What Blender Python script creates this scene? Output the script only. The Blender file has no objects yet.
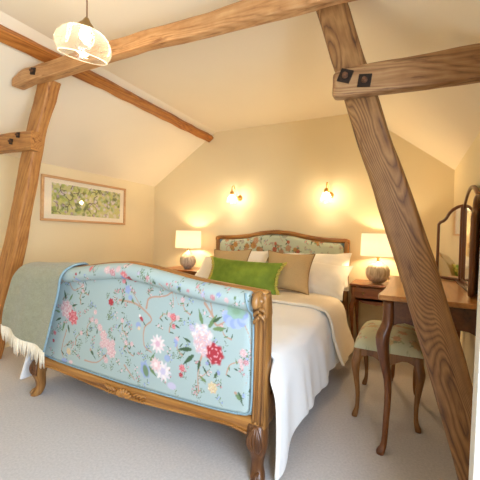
import bpy, math, random
import numpy as np
from mathutils import Vector, Matrix, Euler
from mathutils import noise as mnoise
random.seed(7); rng = np.random.RandomState(5)
C = bpy.context.scene.collection
V = Vector
pi = math.pi

# ------------------------------------------------------------------ materials
def lin(c):
    return tuple(((x/12.92) if x <= .04045 else ((x+.055)/1.055)**2.4) for x in c)
def rgb(r, g, b): return lin((r/255, g/255, b/255)) + (1.0,)

def newmat(name):
    m = bpy.data.materials.new(name); m.use_nodes = True
    nt = m.node_tree; b = nt.nodes['Principled BSDF']
    return m, nt, b
def node(nt, t, **kw):
    n = nt.nodes.new(t)
    for k, v in kw.items(): setattr(n, k, v)
    return n
def mapping(nt, scale, rot=(0, 0, 0), coord='Object'):
    tc = node(nt, 'ShaderNodeTexCoord'); mp = node(nt, 'ShaderNodeMapping')
    mp.inputs['Scale'].default_value = scale; mp.inputs['Rotation'].default_value = rot
    nt.links.new(tc.outputs[coord], mp.inputs['Vector']); return mp.outputs[0]
def noise_tex(nt, vec, scale, detail=3, rough=.5, dist=0):
    n = node(nt, 'ShaderNodeTexNoise'); n.inputs['Scale'].default_value = scale
    n.inputs['Detail'].default_value = detail; n.inputs['Roughness'].default_value = rough
    n.inputs['Distortion'].default_value = dist
    nt.links.new(vec, n.inputs['Vector']); return n.outputs['Fac']
def ramp(nt, fac, stops, interp='LINEAR'):
    r = node(nt, 'ShaderNodeValToRGB'); r.color_ramp.interpolation = interp
    e = r.color_ramp.elements
    while len(e) < len(stops): e.new(.5)
    for i, (p, c) in enumerate(stops): e[i].position = p; e[i].color = c
    nt.links.new(fac, r.inputs[0]); return r.outputs[0]
def math_n(nt, op, a, b=None):
    n = node(nt, 'ShaderNodeMath', operation=op)
    for i, x in enumerate((a, b)):
        if x is None: continue
        if hasattr(x, 'is_linked'): nt.links.new(x, n.inputs[i])
        else: n.inputs[i].default_value = x
    return n.outputs[0]
def bump(nt, b, h, strength, dist=.01):
    n = node(nt, 'ShaderNodeBump'); n.inputs['Strength'].default_value = strength
    n.inputs['Distance'].default_value = dist
    nt.links.new(h, n.inputs['Height']); nt.links.new(n.outputs[0], b.inputs['Normal'])
def mixc(nt, fac, a, b, mode='MIX'):
    n = node(nt, 'ShaderNodeMix', data_type='RGBA', blend_type=mode)
    for s, x in ((n.inputs[0], fac), (n.inputs[6], a), (n.inputs[7], b)):
        if hasattr(x, 'is_linked'): nt.links.new(x, s)
        else: s.default_value = x
    return n.outputs[2]

def plain(name, col, rough=.6, metal=0, var=.06, vs=8, bmp=.0, bs=200, sheen=0):
    m, nt, b = newmat(name)
    vec = mapping(nt, (1, 1, 1))
    f = noise_tex(nt, vec, vs, 4)
    lo = tuple(c*(1-var) for c in col[:3])+(1,); hi = tuple(min(1, c*(1+var)) for c in col[:3])+(1,)
    nt.links.new(ramp(nt, f, [(.3, lo), (.7, hi)]), b.inputs['Base Color'])
    b.inputs['Roughness'].default_value = rough; b.inputs['Metallic'].default_value = metal
    if sheen: b.inputs['Sheen Weight'].default_value = sheen
    if bmp: bump(nt, b, noise_tex(nt, vec, bs, 3), bmp, .003)
    return m

def wood(name, dark, mid, light, axis=0, freq=9, stretch=.12, base=3.2, rough=.45, contrast=.5, bmp=.25, seed=0.0, blot=.25, cracks=False):
    """grain = contour lines of a noise field stretched along the given axis"""
    m, nt, b = newmat(name)
    sc = [1, 1, 1]; sc[axis] = stretch
    vec0 = mapping(nt, tuple(sc))
    add = node(nt, 'ShaderNodeVectorMath', operation='ADD'); nt.links.new(vec0, add.inputs[0])
    add.inputs[1].default_value = (seed, seed*1.7, seed*.6); vec = add.outputs[0]
    n1 = noise_tex(nt, vec, base, 2.0, .45, .25)
    wv = noise_tex(nt, vec, base*5, 3, .5)
    n1 = math_n(nt, 'ADD', n1, math_n(nt, 'MULTIPLY', wv, .035))
    r1 = math_n(nt, 'PINGPONG', math_n(nt, 'MULTIPLY', n1, float(freq)), .5)
    r1 = math_n(nt, 'POWER', math_n(nt, 'MULTIPLY', r1, 2.0), .6)
    sc2 = [1, 1, 1]; sc2[axis] = .035
    fine = noise_tex(nt, mapping(nt, tuple(sc2)), 90, 4, .6)
    big = noise_tex(nt, vec, 2.2, 3, .5)
    g = math_n(nt, 'ADD', math_n(nt, 'MULTIPLY', r1, contrast), math_n(nt, 'MULTIPLY', fine, 1-contrast))
    c = ramp(nt, g, [(.22, dark), (.5, mid), (.8, light)])
    c2 = mixc(nt, blot, c, ramp(nt, big, [(.35, (.35, .33, .30, 1)), (.65, (1.0, 1.0, 1.0, 1))]), 'MULTIPLY')
    if cracks:
        sc3 = [1, 1, 1]; sc3[axis] = .10
        ck = noise_tex(nt, mapping(nt, tuple(sc3)), 26, 5, .65)
        c2 = mixc(nt, 1.0, c2, ramp(nt, ck, [(.60, (1, 1, 1, 1)), (.68, (.42, .30, .20, 1))]), 'MULTIPLY')
        mo = noise_tex(nt, mapping(nt, (1, 1, 1)), 14, 4, .6)
        c2 = mixc(nt, .5, c2, ramp(nt, mo, [(.35, (.72, .62, .52, 1)), (.6, (1, 1, 1, 1))]), 'MULTIPLY')
    nt.links.new(c2, b.inputs['Base Color'])
    b.inputs['Roughness'].default_value = rough
    bump(nt, b, g, bmp, .004)
    return m

M = {}
M['wall'] = plain('cream_wall_paint', rgb(236, 219, 180), .85, var=.015, vs=2, bmp=.12, bs=60)
M['ceil'] = plain('off_white_ceiling_paint', rgb(243, 230, 205), .88, var=.012, vs=2, bmp=.1, bs=50)
M['white'] = plain('white_gloss_paint', rgb(236, 234, 228), .4, var=.01)
M['carpet'] = plain('pale_carpet', rgb(192, 184, 180), .95, var=.10, vs=90, bmp=.6, bs=420, sheen=.2)
# oak of the roof timbers
M['oak_near'] = wood('weathered_pine', rgb(84, 50, 24), rgb(134, 92, 50), rgb(166, 122, 74), 0, 120, .24, 2.2, .5, .48, .3, 3.1, .3, cracks=True)
M['oak_tie'] = wood('tie_beam_pine', rgb(160, 108, 62), rgb(202, 148, 94), rgb(222, 176, 124), 0, 44, .10, 3.0, .5, .3, .3, 1.3, .25, cracks=True)
M['oak_collar'] = wood('collar_beam_pine', rgb(112, 72, 40), rgb(160, 116, 74), rgb(188, 148, 104), 0, 60, .14, 3.0, .5, .35, .3, 7.7, .3, cracks=True)
M['oak_left'] = wood('left_post_oak', rgb(132, 82, 38), rgb(184, 124, 62), rgb(206, 150, 84), 0, 36, .10, 3.0, .55, .25, .3, 5.3, .25, cracks=True)
M['oak_purlin'] = wood('purlin_oak', rgb(120, 66, 22), rgb(178, 108, 42), rgb(206, 140, 66), 0, 36, .09, 3.4, .5, .3, .3, 9.2, .35, cracks=True)
# furniture woods
M['walnut_x'] = wood('carved_walnut_x', rgb(104, 60, 22), rgb(164, 108, 48), rgb(196, 140, 74), 0, 5, .08, 6, .38, .3, .08, 2.0, .2)
M['walnut_z'] = wood('carved_walnut_z', rgb(90, 54, 22), rgb(144, 96, 46), rgb(178, 128, 70), 2, 5, .08, 6, .38, .3, .08, 2.0, .2)
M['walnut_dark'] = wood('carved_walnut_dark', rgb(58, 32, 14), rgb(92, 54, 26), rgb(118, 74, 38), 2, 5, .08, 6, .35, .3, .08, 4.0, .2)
M['cherry_x'] = wood('cherry_x', rgb(112, 60, 22), rgb(152, 90, 38), rgb(176, 112, 54), 0, 5, .08, 5, .3, .3, .05, 2.5, .15)
M['cherry_y'] = wood('cherry_y', rgb(150, 92, 44), rgb(184, 124, 66), rgb(202, 146, 84), 1, 5, .08, 5, .28, .3, .05, 6.5, .15)
M['mahog_y'] = wood('mahogany_y', rgb(60, 30, 14), rgb(92, 50, 24), rgb(116, 68, 34), 1, 5, .08, 5, .3, .3, .05, 3.5, .2)
M['mahog_z'] = wood('mahogany_z', rgb(66, 32, 12), rgb(106, 58, 24), rgb(132, 78, 36), 2, 5, .08, 5, .3, .3, .05, 8.5, .2)
M['stool_wood'] = wood('stool_walnut', rgb(86, 50, 22), rgb(126, 80, 38), rgb(150, 102, 54), 2, 5, .08, 5, .35, .3, .05, 1.5, .2)
M['brass'] = plain('brushed_brass', rgb(232, 184, 108), .42, 1, .05)
M['aged_brass'] = plain('aged_brass', rgb(170, 140, 96), .35, 1, .1)
M['iron'] = plain('black_iron', rgb(46, 34, 28), .55, .6, .25, 60, .4, 90)
M['rust'] = plain('rusty_bolt', rgb(108, 74, 52), .6, .6, .25, 60)
M['beige'] = plain('beige_linen', rgb(200, 168, 118), .9, var=.06, vs=160, bmp=.4, bs=500)
M['beige_pipe'] = plain('tan_piping', rgb(150, 116, 72), .9)
M['sheet'] = plain('white_cotton', rgb(250, 249, 248), .85, var=.01, vs=4, bmp=.1, bs=300)
M['sheet_pillow'] = plain('white_cotton_pillow', rgb(240, 234, 222), .85, var=.01, vs=4, bmp=.1, bs=300)
M['sheet_fold'] = plain('lamp_warmed_cotton', rgb(236, 222, 200), .85, var=.02, vs=6, bmp=.15, bs=300)  # white cotton of the duvet, lamp warmth put into its colour
M['mattress'] = plain('mattress_ticking', rgb(228, 224, 214), .9)
M['fringe'] = plain('cream_yarn', rgb(238, 224, 200), .9, var=.08, vs=120)
M['green_trim'] = plain('olive_gold_fringe', rgb(200, 184, 84), .9, var=.35, vs=140, bmp=.5, bs=300)
M['pipe_blue'] = plain('blue_piping', rgb(132, 156, 164), .8, var=.1, vs=80)
M['cord'] = plain('brown_cord', rgb(140, 100, 66), .8)
M['art_mat'] = plain('cream_picture_mount', rgb(246, 236, 214), .8, var=.01)
M['art_frame'] = wood('pale_picture_frame', rgb(196, 144, 92), rgb(216, 166, 114), rgb(228, 184, 134), 1, 4, .08, 6, .4, .3, .05, 2.2, .1)

def velvet():
    m, nt, b = newmat('green_velvet')
    vec = mapping(nt, (1, 1, 1))
    f = noise_tex(nt, vec, 7, 3, .6)
    nt.links.new(ramp(nt, f, [(.3, rgb(96, 122, 24)), (.7, rgb(140, 160, 46))]), b.inputs['Base Color'])
    b.inputs['Roughness'].default_value = .75
    b.inputs['Sheen Weight'].default_value = .6; b.inputs['Sheen Roughness'].default_value = .35
    b.inputs['Sheen Tint'].default_value = rgb(190, 210, 90)
    bump(nt, b, noise_tex(nt, vec, 16, 3), .5, .008)
    return m
M['velvet'] = velvet()

def throwmat():
    m, nt, b = newmat('grey_green_wool')
    vec = mapping(nt, (1, 1, 1))
    f = noise_tex(nt, vec, 260, 3, .7); g = noise_tex(nt, vec, 30, 3, .6)
    c = ramp(nt, f, [(.3, rgb(104, 102, 78)), (.7, rgb(176, 170, 136))])
    c = mixc(nt, .35, c, ramp(nt, g, [(.3, rgb(128, 126, 100)), (.7, rgb(158, 156, 132))]))
    nt.links.new(c, b.inputs['Base Color'])
    b.inputs['Roughness'].default_value = .95; b.inputs['Sheen Weight'].default_value = .35
    bump(nt, b, f, .6, .004)
    return m
M['throw'] = throwmat()

def fabric(name):
    m, nt, b = newmat(name)
    a = node(nt, 'ShaderNodeVertexColor'); a.layer_name = 'Col'
    vec = mapping(nt, (1, 1, 1)); f = noise_tex(nt, vec, 350, 2)
    c = mixc(nt, .10, a.outputs[0], ramp(nt, f, [(.3, (.5, .5, .5, 1)), (.7, (1, 1, 1, 1))]), 'MULTIPLY')
    nt.links.new(c, b.inputs['Base Color'])
    b.inputs['Roughness'].default_value = .75
    bump(nt, b, f, .15, .001)
    return m
M['floral'] = fabric('floral_fabric')
M['art'] = fabric('botanical_print')

def emis(name, col, s):
    m = bpy.data.materials.new(name); m.use_nodes = True; nt = m.node_tree; nt.nodes.clear()
    e = node(nt, 'ShaderNodeEmission'); o = node(nt, 'ShaderNodeOutputMaterial')
    e.inputs[0].default_value = col; e.inputs[1].default_value = s
    nt.links.new(e.outputs[0], o.inputs[0]); return m
WARM = (1.0, .74, .44, 1)
M['bulb_wall'] = emis('wall_bulb_glow', (1, .84, .60, 1), 140)
M['bulb_table'] = emis('table_bulb_glow', (1, .76, .46, 1), 215)
M['bulb_pend'] = emis('pendant_bulb_glow', (1, .78, .5, 1), 190)

def shade_mat():
    m = bpy.data.materials.new('cream_lamp_shade'); m.use_nodes = True; nt = m.node_tree; nt.nodes.clear()
    o = node(nt, 'ShaderNodeOutputMaterial'); d = node(nt, 'ShaderNodeBsdfDiffuse'); t = node(nt, 'ShaderNodeBsdfTranslucent')
    e = node(nt, 'ShaderNodeEmission'); mx = node(nt, 'ShaderNodeMixShader'); ad = node(nt, 'ShaderNodeAddShader')
    vec = mapping(nt, (1, 1, 1)); f = noise_tex(nt, vec, 150, 2)
    col = ramp(nt, f, [(.3, rgb(196, 178, 142)), (.7, rgb(208, 192, 158))])
    nt.links.new(col, d.inputs[0]); nt.links.new(col, t.inputs[0])
    e.inputs[0].default_value = (1, .84, .60, 1); e.inputs[1].default_value = .45
    mx.inputs[0].default_value = .5
    nt.links.new(d.outputs[0], mx.inputs[1]); nt.links.new(t.outputs[0], mx.inputs[2])
    nt.links.new(mx.outputs[0], ad.inputs[0]); nt.links.new(e.outputs[0], ad.inputs[1])
    nt.links.new(ad.outputs[0], o.inputs[0]); return m
M['shade'] = shade_mat()

def thinglass(name, tint=(1, 1, 1, 1), gloss=.12, frost=0.0, rough=.02, edge=False, glow=0):
    m = bpy.data.materials.new(name); m.use_nodes = True; nt = m.node_tree; nt.nodes.clear()
    o = node(nt, 'ShaderNodeOutputMaterial'); t = node(nt, 'ShaderNodeBsdfTransparent'); g = node(nt, 'ShaderNodeBsdfGlossy')
    t.inputs[0].default_value = tint; g.inputs['Roughness'].default_value = rough
    mx = node(nt, 'ShaderNodeMixShader')
    if edge:
        lw = node(nt, 'ShaderNodeLayerWeight'); lw.inputs[0].default_value = .35
        nt.links.new(math_n(nt, 'ADD', math_n(nt, 'MULTIPLY', lw.outputs['Facing'], .35), gloss), mx.inputs[0])
    else: mx.inputs[0].default_value = gloss
    nt.links.new(t.outputs[0], mx.inputs[1]); nt.links.new(g.outputs[0], mx.inputs[2])
    last = mx.outputs[0]
    if frost:
        tr = node(nt, 'ShaderNodeBsdfTranslucent'); tr.inputs[0].default_value = (.95, .93, .9, 1)
        mx2 = node(nt, 'ShaderNodeMixShader')
        lw2 = node(nt, 'ShaderNodeLayerWeight'); lw2.inputs[0].default_value = .5
        nt.links.new(math_n(nt, 'ADD', math_n(nt, 'MULTIPLY', lw2.outputs['Facing'], frost*1.5 if edge else 0.0), frost), mx2.inputs[0])
        nt.links.new(last, mx2.inputs[1]); nt.links.new(tr.outputs[0], mx2.inputs[2]); last = mx2.outputs[0]
    nt.links.new(last, o.inputs[0]); return m
M['glass_wall'] = thinglass('clear_sconce_glass', (1, .98, .95, 1), .08, .05, .05, True)
M['glass_pend'] = thinglass('clear_pendant_glass', (1, .99, .97, 1), .05, .020, .05, True)
M['etch'] = thinglass('etched_frosted_glass', (1, 1, 1, 1), .05, .45, .3)
M['pane'] = thinglass('clear_window_glass', (1, 1, 1, 1), .06)
M['picglass'] = thinglass('picture_glass', (1, 1, 1, 1), .05)
def mirror_mat():
    m, nt, b = newmat('mirror_glass')
    f = noise_tex(nt, mapping(nt, (1, 1, 1)), 4, 2)
    nt.links.new(ramp(nt, f, [(.3, (.80, .76, .66, 1)), (.7, (.84, .80, .70, 1))]), b.inputs['Base Color'])
    b.inputs['Metallic'].default_value = 1; b.inputs['Roughness'].default_value = .04; return m
M['mirror'] = mirror_mat()
def lampbase():
    m, nt, b = newmat('ribbed_ceramic')
    v = mapping(nt, (1, 1, 1)); f = noise_tex(nt, mapping(nt, (1, 1, .12)), 70, 3)
    nt.links.new(ramp(nt, f, [(.35, rgb(170, 152, 128)), (.65, rgb(216, 204, 184))]), b.inputs['Base Color'])
    b.inputs['Roughness'].default_value = .45; bump(nt, b, f, .4, .004); return m
M['ceramic'] = lampbase()

# ------------------------------------------------------------------ mesh tools
class MB:
    def __init__(s): s.v = []; s.f = []
    def add(s, vs, fs):
        o = len(s.v); s.v += [tuple(v) for v in vs]; s.f += [tuple(i+o for i in f) for f in fs]; return s
    def box(s, x0, x1, y0, y1, z0, z1):
        return s.add([(x0,y0,z0),(x1,y0,z0),(x1,y1,z0),(x0,y1,z0),(x0,y0,z1),(x1,y0,z1),(x1,y1,z1),(x0,y1,z1)],
                     [(0,3,2,1),(4,5,6,7),(0,1,5,4),(1,2,6,5),(2,3,7,6),(3,0,4,7)])
    def rings(s, rings, cap=True, closed=False):
        n = len(rings[0]); vs = [p for r in rings for p in r]; fs = []
        k = len(rings)
        for i in range(k if closed else k-1):
            j = (i+1) % k
            for a in range(n):
                b = (a+1) % n; fs.append((i*n+a, i*n+b, j*n+b, j*n+a))
        if cap and not closed:
            fs.append(tuple(reversed(range(n)))); fs.append(tuple((k-1)*n+a for a in range(n)))
        return s.add(vs, fs)
    def sweep(s, st, n=12, p=2.0):
        """st: list of (centre, side half vector, up half vector); superellipse section"""
        rs = []
        for c, a, b in st:
            c, a, b = V(c), V(a), V(b); r = []
            for k in range(n):
                t = 2*pi*(k+.5)/n; ct, sn = math.cos(t), math.sin(t)
                u = math.copysign(abs(ct)**(2/p), ct); w = math.copysign(abs(sn)**(2/p), sn)
                r.append(c+a*u+b*w)
            rs.append(r)
        return s.rings(rs)
    def tube(s, pts, rad, n=8, p=2.0, closed=False):
        pts = [V(q) for q in pts]; k = len(pts)
        if not hasattr(rad, '__len__'): rad = [rad]*k
        up = None; rs = []
        for i in range(k):
            if closed: d = pts[(i+1) % k]-pts[i-1]
            else: d = pts[min(i+1, k-1)]-pts[max(i-1, 0)]
            d.normalize()
            if up is None:
                up = V((0, 1, 0)) if abs(d.y) < .8 else V((0, 0, 1))
            up = (up-d*up.dot(d)); up.normalize(); sd = d.cross(up)
            r = []
            for a in range(n):
                t = 2*pi*(a+.5)/n; ct, sn = math.cos(t), math.sin(t)
                u = math.copysign(abs(ct)**(2/p), ct); w = math.copysign(abs(sn)**(2/p), sn)
                r.append(pts[i]+sd*u*rad[i]+up*w*rad[i])
            rs.append(r)
        return s.rings(rs, closed=closed)
    def lathe(s, prof, c, n=24, axis=V((0, 0, 1)), cap=True):
        axis = axis.normalized(); q = V((0, 0, 1)).rotation_difference(axis); c = V(c); rs = []
        for r, z in prof:
            rs.append([c+q @ V((r*math.cos(2*pi*k/n), r*math.sin(2*pi*k/n), z)) for k in range(n)])
        return s.rings(rs, cap=cap)
    def prism(s, poly, fn, d0, d1):
        """poly 2D list; fn(u, v, d) -> 3D"""
        n = len(poly)
        return s.add([fn(u, v, d0) for u, v in poly]+[fn(u, v, d1) for u, v in poly],
                     [tuple(reversed(range(n))), tuple(range(n, 2*n))]+[(i, (i+1) % n, n+(i+1) % n, n+i) for i in range(n)])
    def sphere(s, c, r, n=12, sq=(1, 1, 1)):
        prof = []
        rs = []
        for i in range(1, n):
            t = pi*i/n
            rs.append([V(c)+V((r*sq[0]*math.sin(t)*math.cos(2*pi*k/(2*n)), r*sq[1]*math.sin(t)*math.sin(2*pi*k/(2*n)), -r*sq[2]*math.cos(t))) for k in range(2*n)])
        return s.rings(rs)
    def build(s, name, mat, parent=None, smooth=False, bevel=0, sub=0, solid=0, loc=None, auto=None):
        me = bpy.data.meshes.new(name)
        off = V((0, 0, 0))
        o = bpy.data.objects.new(name, me)
        if parent is not None:
            w = V((0, 0, 0)); q = parent
            while q is not None: w += V(q.location); q = q.parent
            off = w; o.parent = parent
        elif loc is not None:
            off = V(loc); o.location = off
        me.from_pydata([V(v)-off for v in s.v], [], s.f); me.update()
        import bmesh
        bm = bmesh.new(); bm.from_mesh(me); bmesh.ops.recalc_face_normals(bm, faces=bm.faces); bm.to_mesh(me); bm.free()
        C.objects.link(o); me.materials.append(mat)
        if smooth or auto:
            for p in me.polygons: p.use_smooth = True
            if auto: me.set_sharp_from_angle(angle=math.radians(auto))
        if bevel:
            m = o.modifiers.new('b', 'BEVEL'); m.width = bevel; m.segments = 2; m.limit_method = 'ANGLE'
        if solid:
            m = o.modifiers.new('s', 'SOLIDIFY'); m.thickness = abs(solid); m.offset = -1 if solid > 0 else 1
        if sub:
            m = o.modifiers.new('ss', 'SUBSURF'); m.levels = sub; m.render_levels = sub
        return o

def catmull(pts, n):
    pts = [V(p) for p in pts]; k = len(pts); out = []
    for i in range(n):
        t = i/(n-1)*(k-1); a = min(int(t), k-2); f = t-a
        p0, p1, p2, p3 = pts[max(a-1, 0)], pts[a], pts[a+1], pts[min(a+2, k-1)]
        out.append(.5*((2*p1)+(-p0+p2)*f+(2*p0-5*p1+4*p2-p3)*f*f+(-p0+3*p1-3*p2+p3)*f**3))
    return out
def interp(x, tab):
    xs = [a for a, b in tab]; ys = [b for a, b in tab]
    # smooth (cosine-free) monotone blend
    if x <= xs[0]: return ys[0]
    for i in range(len(xs)-1):
        if x <= xs[i+1]:
            f = (x-xs[i])/(xs[i+1]-xs[i]); m0 = (ys[i+1]-ys[max(i-1, 0)])/(xs[i+1]-xs[max(i-1, 0)])
            m1 = (ys[min(i+2, len(xs)-1)]-ys[i])/(xs[min(i+2, len(xs)-1)]-xs[i]); h = xs[i+1]-xs[i]
            return (2*f**3-3*f*f+1)*ys[i]+(f**3-2*f*f+f)*h*m0+(-2*f**3+3*f*f)*ys[i+1]+(f**3-f*f)*h*m1
    return ys[-1]
def thing(name, label, cat, loc, group=None):
    o = bpy.data.objects.new(name, None); C.objects.link(o); o.location = loc; o.empty_display_size = .1
    o['label'] = label; o['category'] = cat
    if group: o['group'] = group
    return o
def tag(o, label, cat, group=None):
    o['label'] = label; o['category'] = cat
    if group: o['group'] = group
    return o
def struct(o): o['kind'] = 'structure'; return o

# ------------------------------------------------------------------ room shell
XL, XR, YB, YF = -1.823, 1.651, 2.201, -3.0
ZK, ZJ, JL, JR = 1.679, 2.314, -.864, .825
T = .12
struct(MB().box(XL-T, XR+.6, YF-T, YB+T, -T, 0).build('floor', M['carpet']))
gable = [(XL-T, 0), (XR+T, 0), (XR+T, ZK), (JR+.05, ZJ+.06), (JL-.05, ZJ+.06), (XL-T, ZK)]
struct(MB().prism(gable, lambda u, v, d: V((u, d, v)), YB, YB+T).build('wall_back', M['wall']))
struct(MB().prism(gable, lambda u, v, d: V((u, d, v)), YF-T, YF).build('wall_front', M['wall']))
struct(MB().box(XL-T, XL, YF, YB, 0, ZK).build('wall_left', M['wall']))
# right wall with the window opening (y -1.75..-.45, z .35..1.62)
WY0, WY1, WZ0, WZ1 = -2.05, -.60, .45, 1.60
w = MB()
w.box(XR, XR+T, WY1, YB, 0, ZK); w.box(XR, XR+T, YF, WY0, 0, ZK)
w.box(XR, XR+T, WY0, WY1, 0, WZ0); w.box(XR, XR+T, WY0, WY1, WZ1, ZK)
struct(w.build('wall_right', M['wall']))
inner = [(XL-T, ZK-.0), (XL, ZK), (JL, ZJ), (JR, ZJ), (XR, ZK), (XR+T, ZK-.0), (XR+T, ZK+.09), (JR+.05, ZJ+.10), (JL-.05, ZJ+.10), (XL-T, ZK+.09)]
struct(MB().prism(inner, lambda u, v, d: V((u, d, v)), YF-T, YB+T).build('ceiling', M['ceil']))
wf = MB()
wf.box(XR+.02, XR+.08, WY0, WY0+.05, WZ0, WZ1).box(XR+.02, XR+.08, WY1-.05, WY1, WZ0, WZ1)
wf.box(XR+.02, XR+.08, WY0+.05, WY1-.05, WZ0, WZ0+.05).box(XR+.02, XR+.08, WY0+.05, WY1-.05, WZ1-.05, WZ1)
wf.box(XR+.03, XR+.07, (WY0+WY1)/2-.02, (WY0+WY1)/2+.02, WZ0+.05, WZ1-.05)
win = struct(wf.build('window_1', M['white']))
MB().box(XR+.048, XR+.052, WY0+.04, WY1-.04, WZ0+.04, WZ1-.04).build('pane', M['pane'], win)
# white boarded reveal between the window bay and the room
struct(MB().prism([(1.458, 0), (XR, 0), (XR, ZK), (1.478, 1.80)], lambda u, v, d: V((u, d, v)), -.34, -.28).build('trim_1', M['white'], bevel=.004))

# ------------------------------------------------------------------ roof timbers
def beam(name, mat, pts, label, cat='beam', n=26, seg=20, wob=.008, p=7, seed=0.0, wanes=()):
    """pts: list of (centre, half width vec, half depth vec). Local x runs along the timber."""
    c0, c1 = V(pts[0][0]), V(pts[-1][0]); ax = (c1-c0).normalized(); L = (c1-c0).length
    a = V(pts[0][1]); yv = (a-ax*a.dot(ax)).normalized(); zv = ax.cross(yv)
    R = Matrix((ax, yv, zv)).transposed()
    cs = catmull([q[0] for q in pts], seg); hw = catmull([q[1] for q in pts], seg); hd = catmull([q[2] for q in pts], seg)
    rs = []
    for i in range(seg):
        r = []
        for k in range(n):
            t = 2*pi*(k+.5)/n; ct, sn = math.cos(t), math.sin(t)
            u = math.copysign(abs(ct)**(2/p), ct); w_ = math.copysign(abs(sn)**(2/p), sn)
            if u < 0 and w_ < 0: q = 1-wob*6*max(0, mnoise.noise(V((i*.45+seed, 3, 1))))*(abs(u*w_))
            else: q = 1
            pt = cs[i]+hw[i]*u*q+hd[i]*w_*q
            d = mnoise.noise_vector(V((pt.x*4+seed, pt.y*6, pt.z*4)))*wob + mnoise.noise_vector(pt*17+V((seed, 0, 0)))*wob*.35
            r.append(pt+d)
        rs.append(r)
    mb = MB().rings(rs)
    me = bpy.data.meshes.new(name); Ri = R.inverted()
    me.from_pydata([Ri @ (V(v)-c0) for v in mb.v], [], mb.f); me.update()
    me.materials.append(mat)
    for q in me.polygons: q.use_smooth = True
    me.set_sharp_from_angle(angle=math.radians(40))
    o = bpy.data.objects.new(name, me); C.objects.link(o)
    o.matrix_world = Matrix.Translation(c0) @ R.to_4x4()
    tag(o, label, cat)
    return o
def lr(xl, xr, z, y0, y1, zt=None):   # post station: horizontal section
    return (((xl+xr)/2, (y0+y1)/2, z), ((xr-xl)/2, 0, 0), (0, (y1-y0)/2, 0))
post_r = beam('timber_post', M['oak_near'],
    [lr(.870, 1.012, 2.14, .15, .27), lr(1.005, 1.143, 1.72, .15, .27), lr(1.121, 1.262, 1.36, .15, .275), lr(1.27, 1.415, .90, .15, .28), lr(1.39, 1.535, .50, .15, .285), lr(1.535, 1.640, -.0, .15, .29)],
    'raking timber post with swirling grain, running down in front of the dressing table', 'post', seg=34, wob=.006, seed=2.0)
post_l = beam('timber_post', M['oak_left'],
    [lr(-1.035, -.885, 2.055, .08, .17), lr(-1.078, -.940, 1.94, .08, .17), lr(-1.154, -1.02, 1.755, .08, .165), lr(-1.264, -1.112, 1.395, .08, .165), lr(-1.335, -1.175, 1.18, .08, .165), lr(-1.409, -1.237, .96, .08, .17), lr(-1.592, -1.393, .49, .08, .18), lr(-1.78, -1.57, 0, .08, .18)],
    'raking timber post behind the throw, beside the framed picture', 'post', seg=30, wob=.010, seed=11.0)
def zs(x, z0, z1, y0, y1):            # beam station: vertical section, running along x
    return ((x, (y0+y1)/2, (z0+z1)/2), (0, 0, (z1-z0)/2), (0, (y1-y0)/2, 0))
tie = beam('timber_beam', M['oak_tie'],
    [zs(-1.180, 2.034, 2.072, .00, .08), zs(-1.165, 2.031, 2.092, -.003, .085), zs(-1.06, 2.034, 2.124, -.003, .085), zs(-.95, 2.036, 2.128, .005, .09), zs(-.80, 2.040, 2.140, .02, .10), zs(-.25, 2.065, 2.160, .045, .12), zs(.10, 2.068, 2.162, .065, .13), zs(.50, 2.060, 2.165, .08, .15), zs(.93, 2.06, 2.17, .09, .165), zs(1.25, 2.055, 2.165, .095, .17)],
    'long tie beam crossing the top of the room from post to post', 'beam', seg=40, wob=.009, seed=21.0)
collar = beam('timber_beam', M['oak_collar'],
    [zs(.992, 1.660, 1.725, .12, .155), zs(1.01, 1.634, 1.744, .10, .155), zs(1.13, 1.630, 1.753, .10, .155), zs(1.30, 1.628, 1.749, .10, .155), zs(1.53, 1.622, 1.745, .10, .155), zs(1.645, 1.620, 1.68, .10, .155)],
    'short horizontal beam bolted across the right post, running off to the right', 'beam', seg=26, wob=.005, seed=31.0)
stub = beam('timber_beam', M['oak_left'],
    [zs(-1.66, 1.612, 1.70, .045, .12), zs(-1.58, 1.61, 1.735, .04, .12), zs(-1.25, 1.605, 1.733, .04, .12), zs(-1.02, 1.588, 1.722, .04, .12)],
    'short beam stub joining the left post to the sloping wall', 'beam', seg=12, wob=.006, seed=41.0)
pur = beam('timber_beam', M['oak_purlin'],
    [((-.942, y, 2.234+dz), (.036, 0, .024), (.0155, 0, -.0235)) for y, dz in ((-2.99, -.01), (-1.2, .0), (-.2, -.006), (.6, .004), (1.4, .0), (2.195, .0))],
    'long orange purlin following the left ceiling slope to the back wall', 'beam', seg=60, wob=.008, seed=51.0)
# square iron plates with bolts on the collar
def bolt_plate(host, cx, cz, rot, s, y=.094):
    q = Matrix.Rotation(rot, 3, 'Y')
    mb = MB(); vs = []
    for yy in (y, y+.008):
        for a, b in ((-s, -s), (s, -s), (s, s), (-s, s)): vs.append(V((cx, yy, cz))+q @ V((a, 0, b)))
    mb.add(vs, [(0, 1, 2, 3), (7, 6, 5, 4), (0, 4, 5, 1), (1, 5, 6, 2), (2, 6, 7, 3), (3, 7, 4, 0)])
    def fit(mb2, nm, mat, par):
        me = bpy.data.meshes.new(nm); Wi = Matrix(host.matrix_world).inverted()
        me.from_pydata([Wi @ V(v) for v in mb2.v], [], mb2.f); me.update(); me.materials.append(mat)
        o = bpy.data.objects.new(nm, me); C.objects.link(o); o.parent = par; return o
    pl = fit(mb, 'bolt_plate', M['iron'], host)
    b = MB().lathe([(s*.50, 0), (s*.50, .004), (s*.38, .006), (s*.36, .016), (s*.2, .019)], (cx, y, cz), 10, V((0, -1, 0)))
    fit(b, 'bolt', M['rust'], pl)
bpy.context.view_layer.update()
bolt_plate(collar, 1.047, 1.715, math.radians(22), .026)
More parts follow.
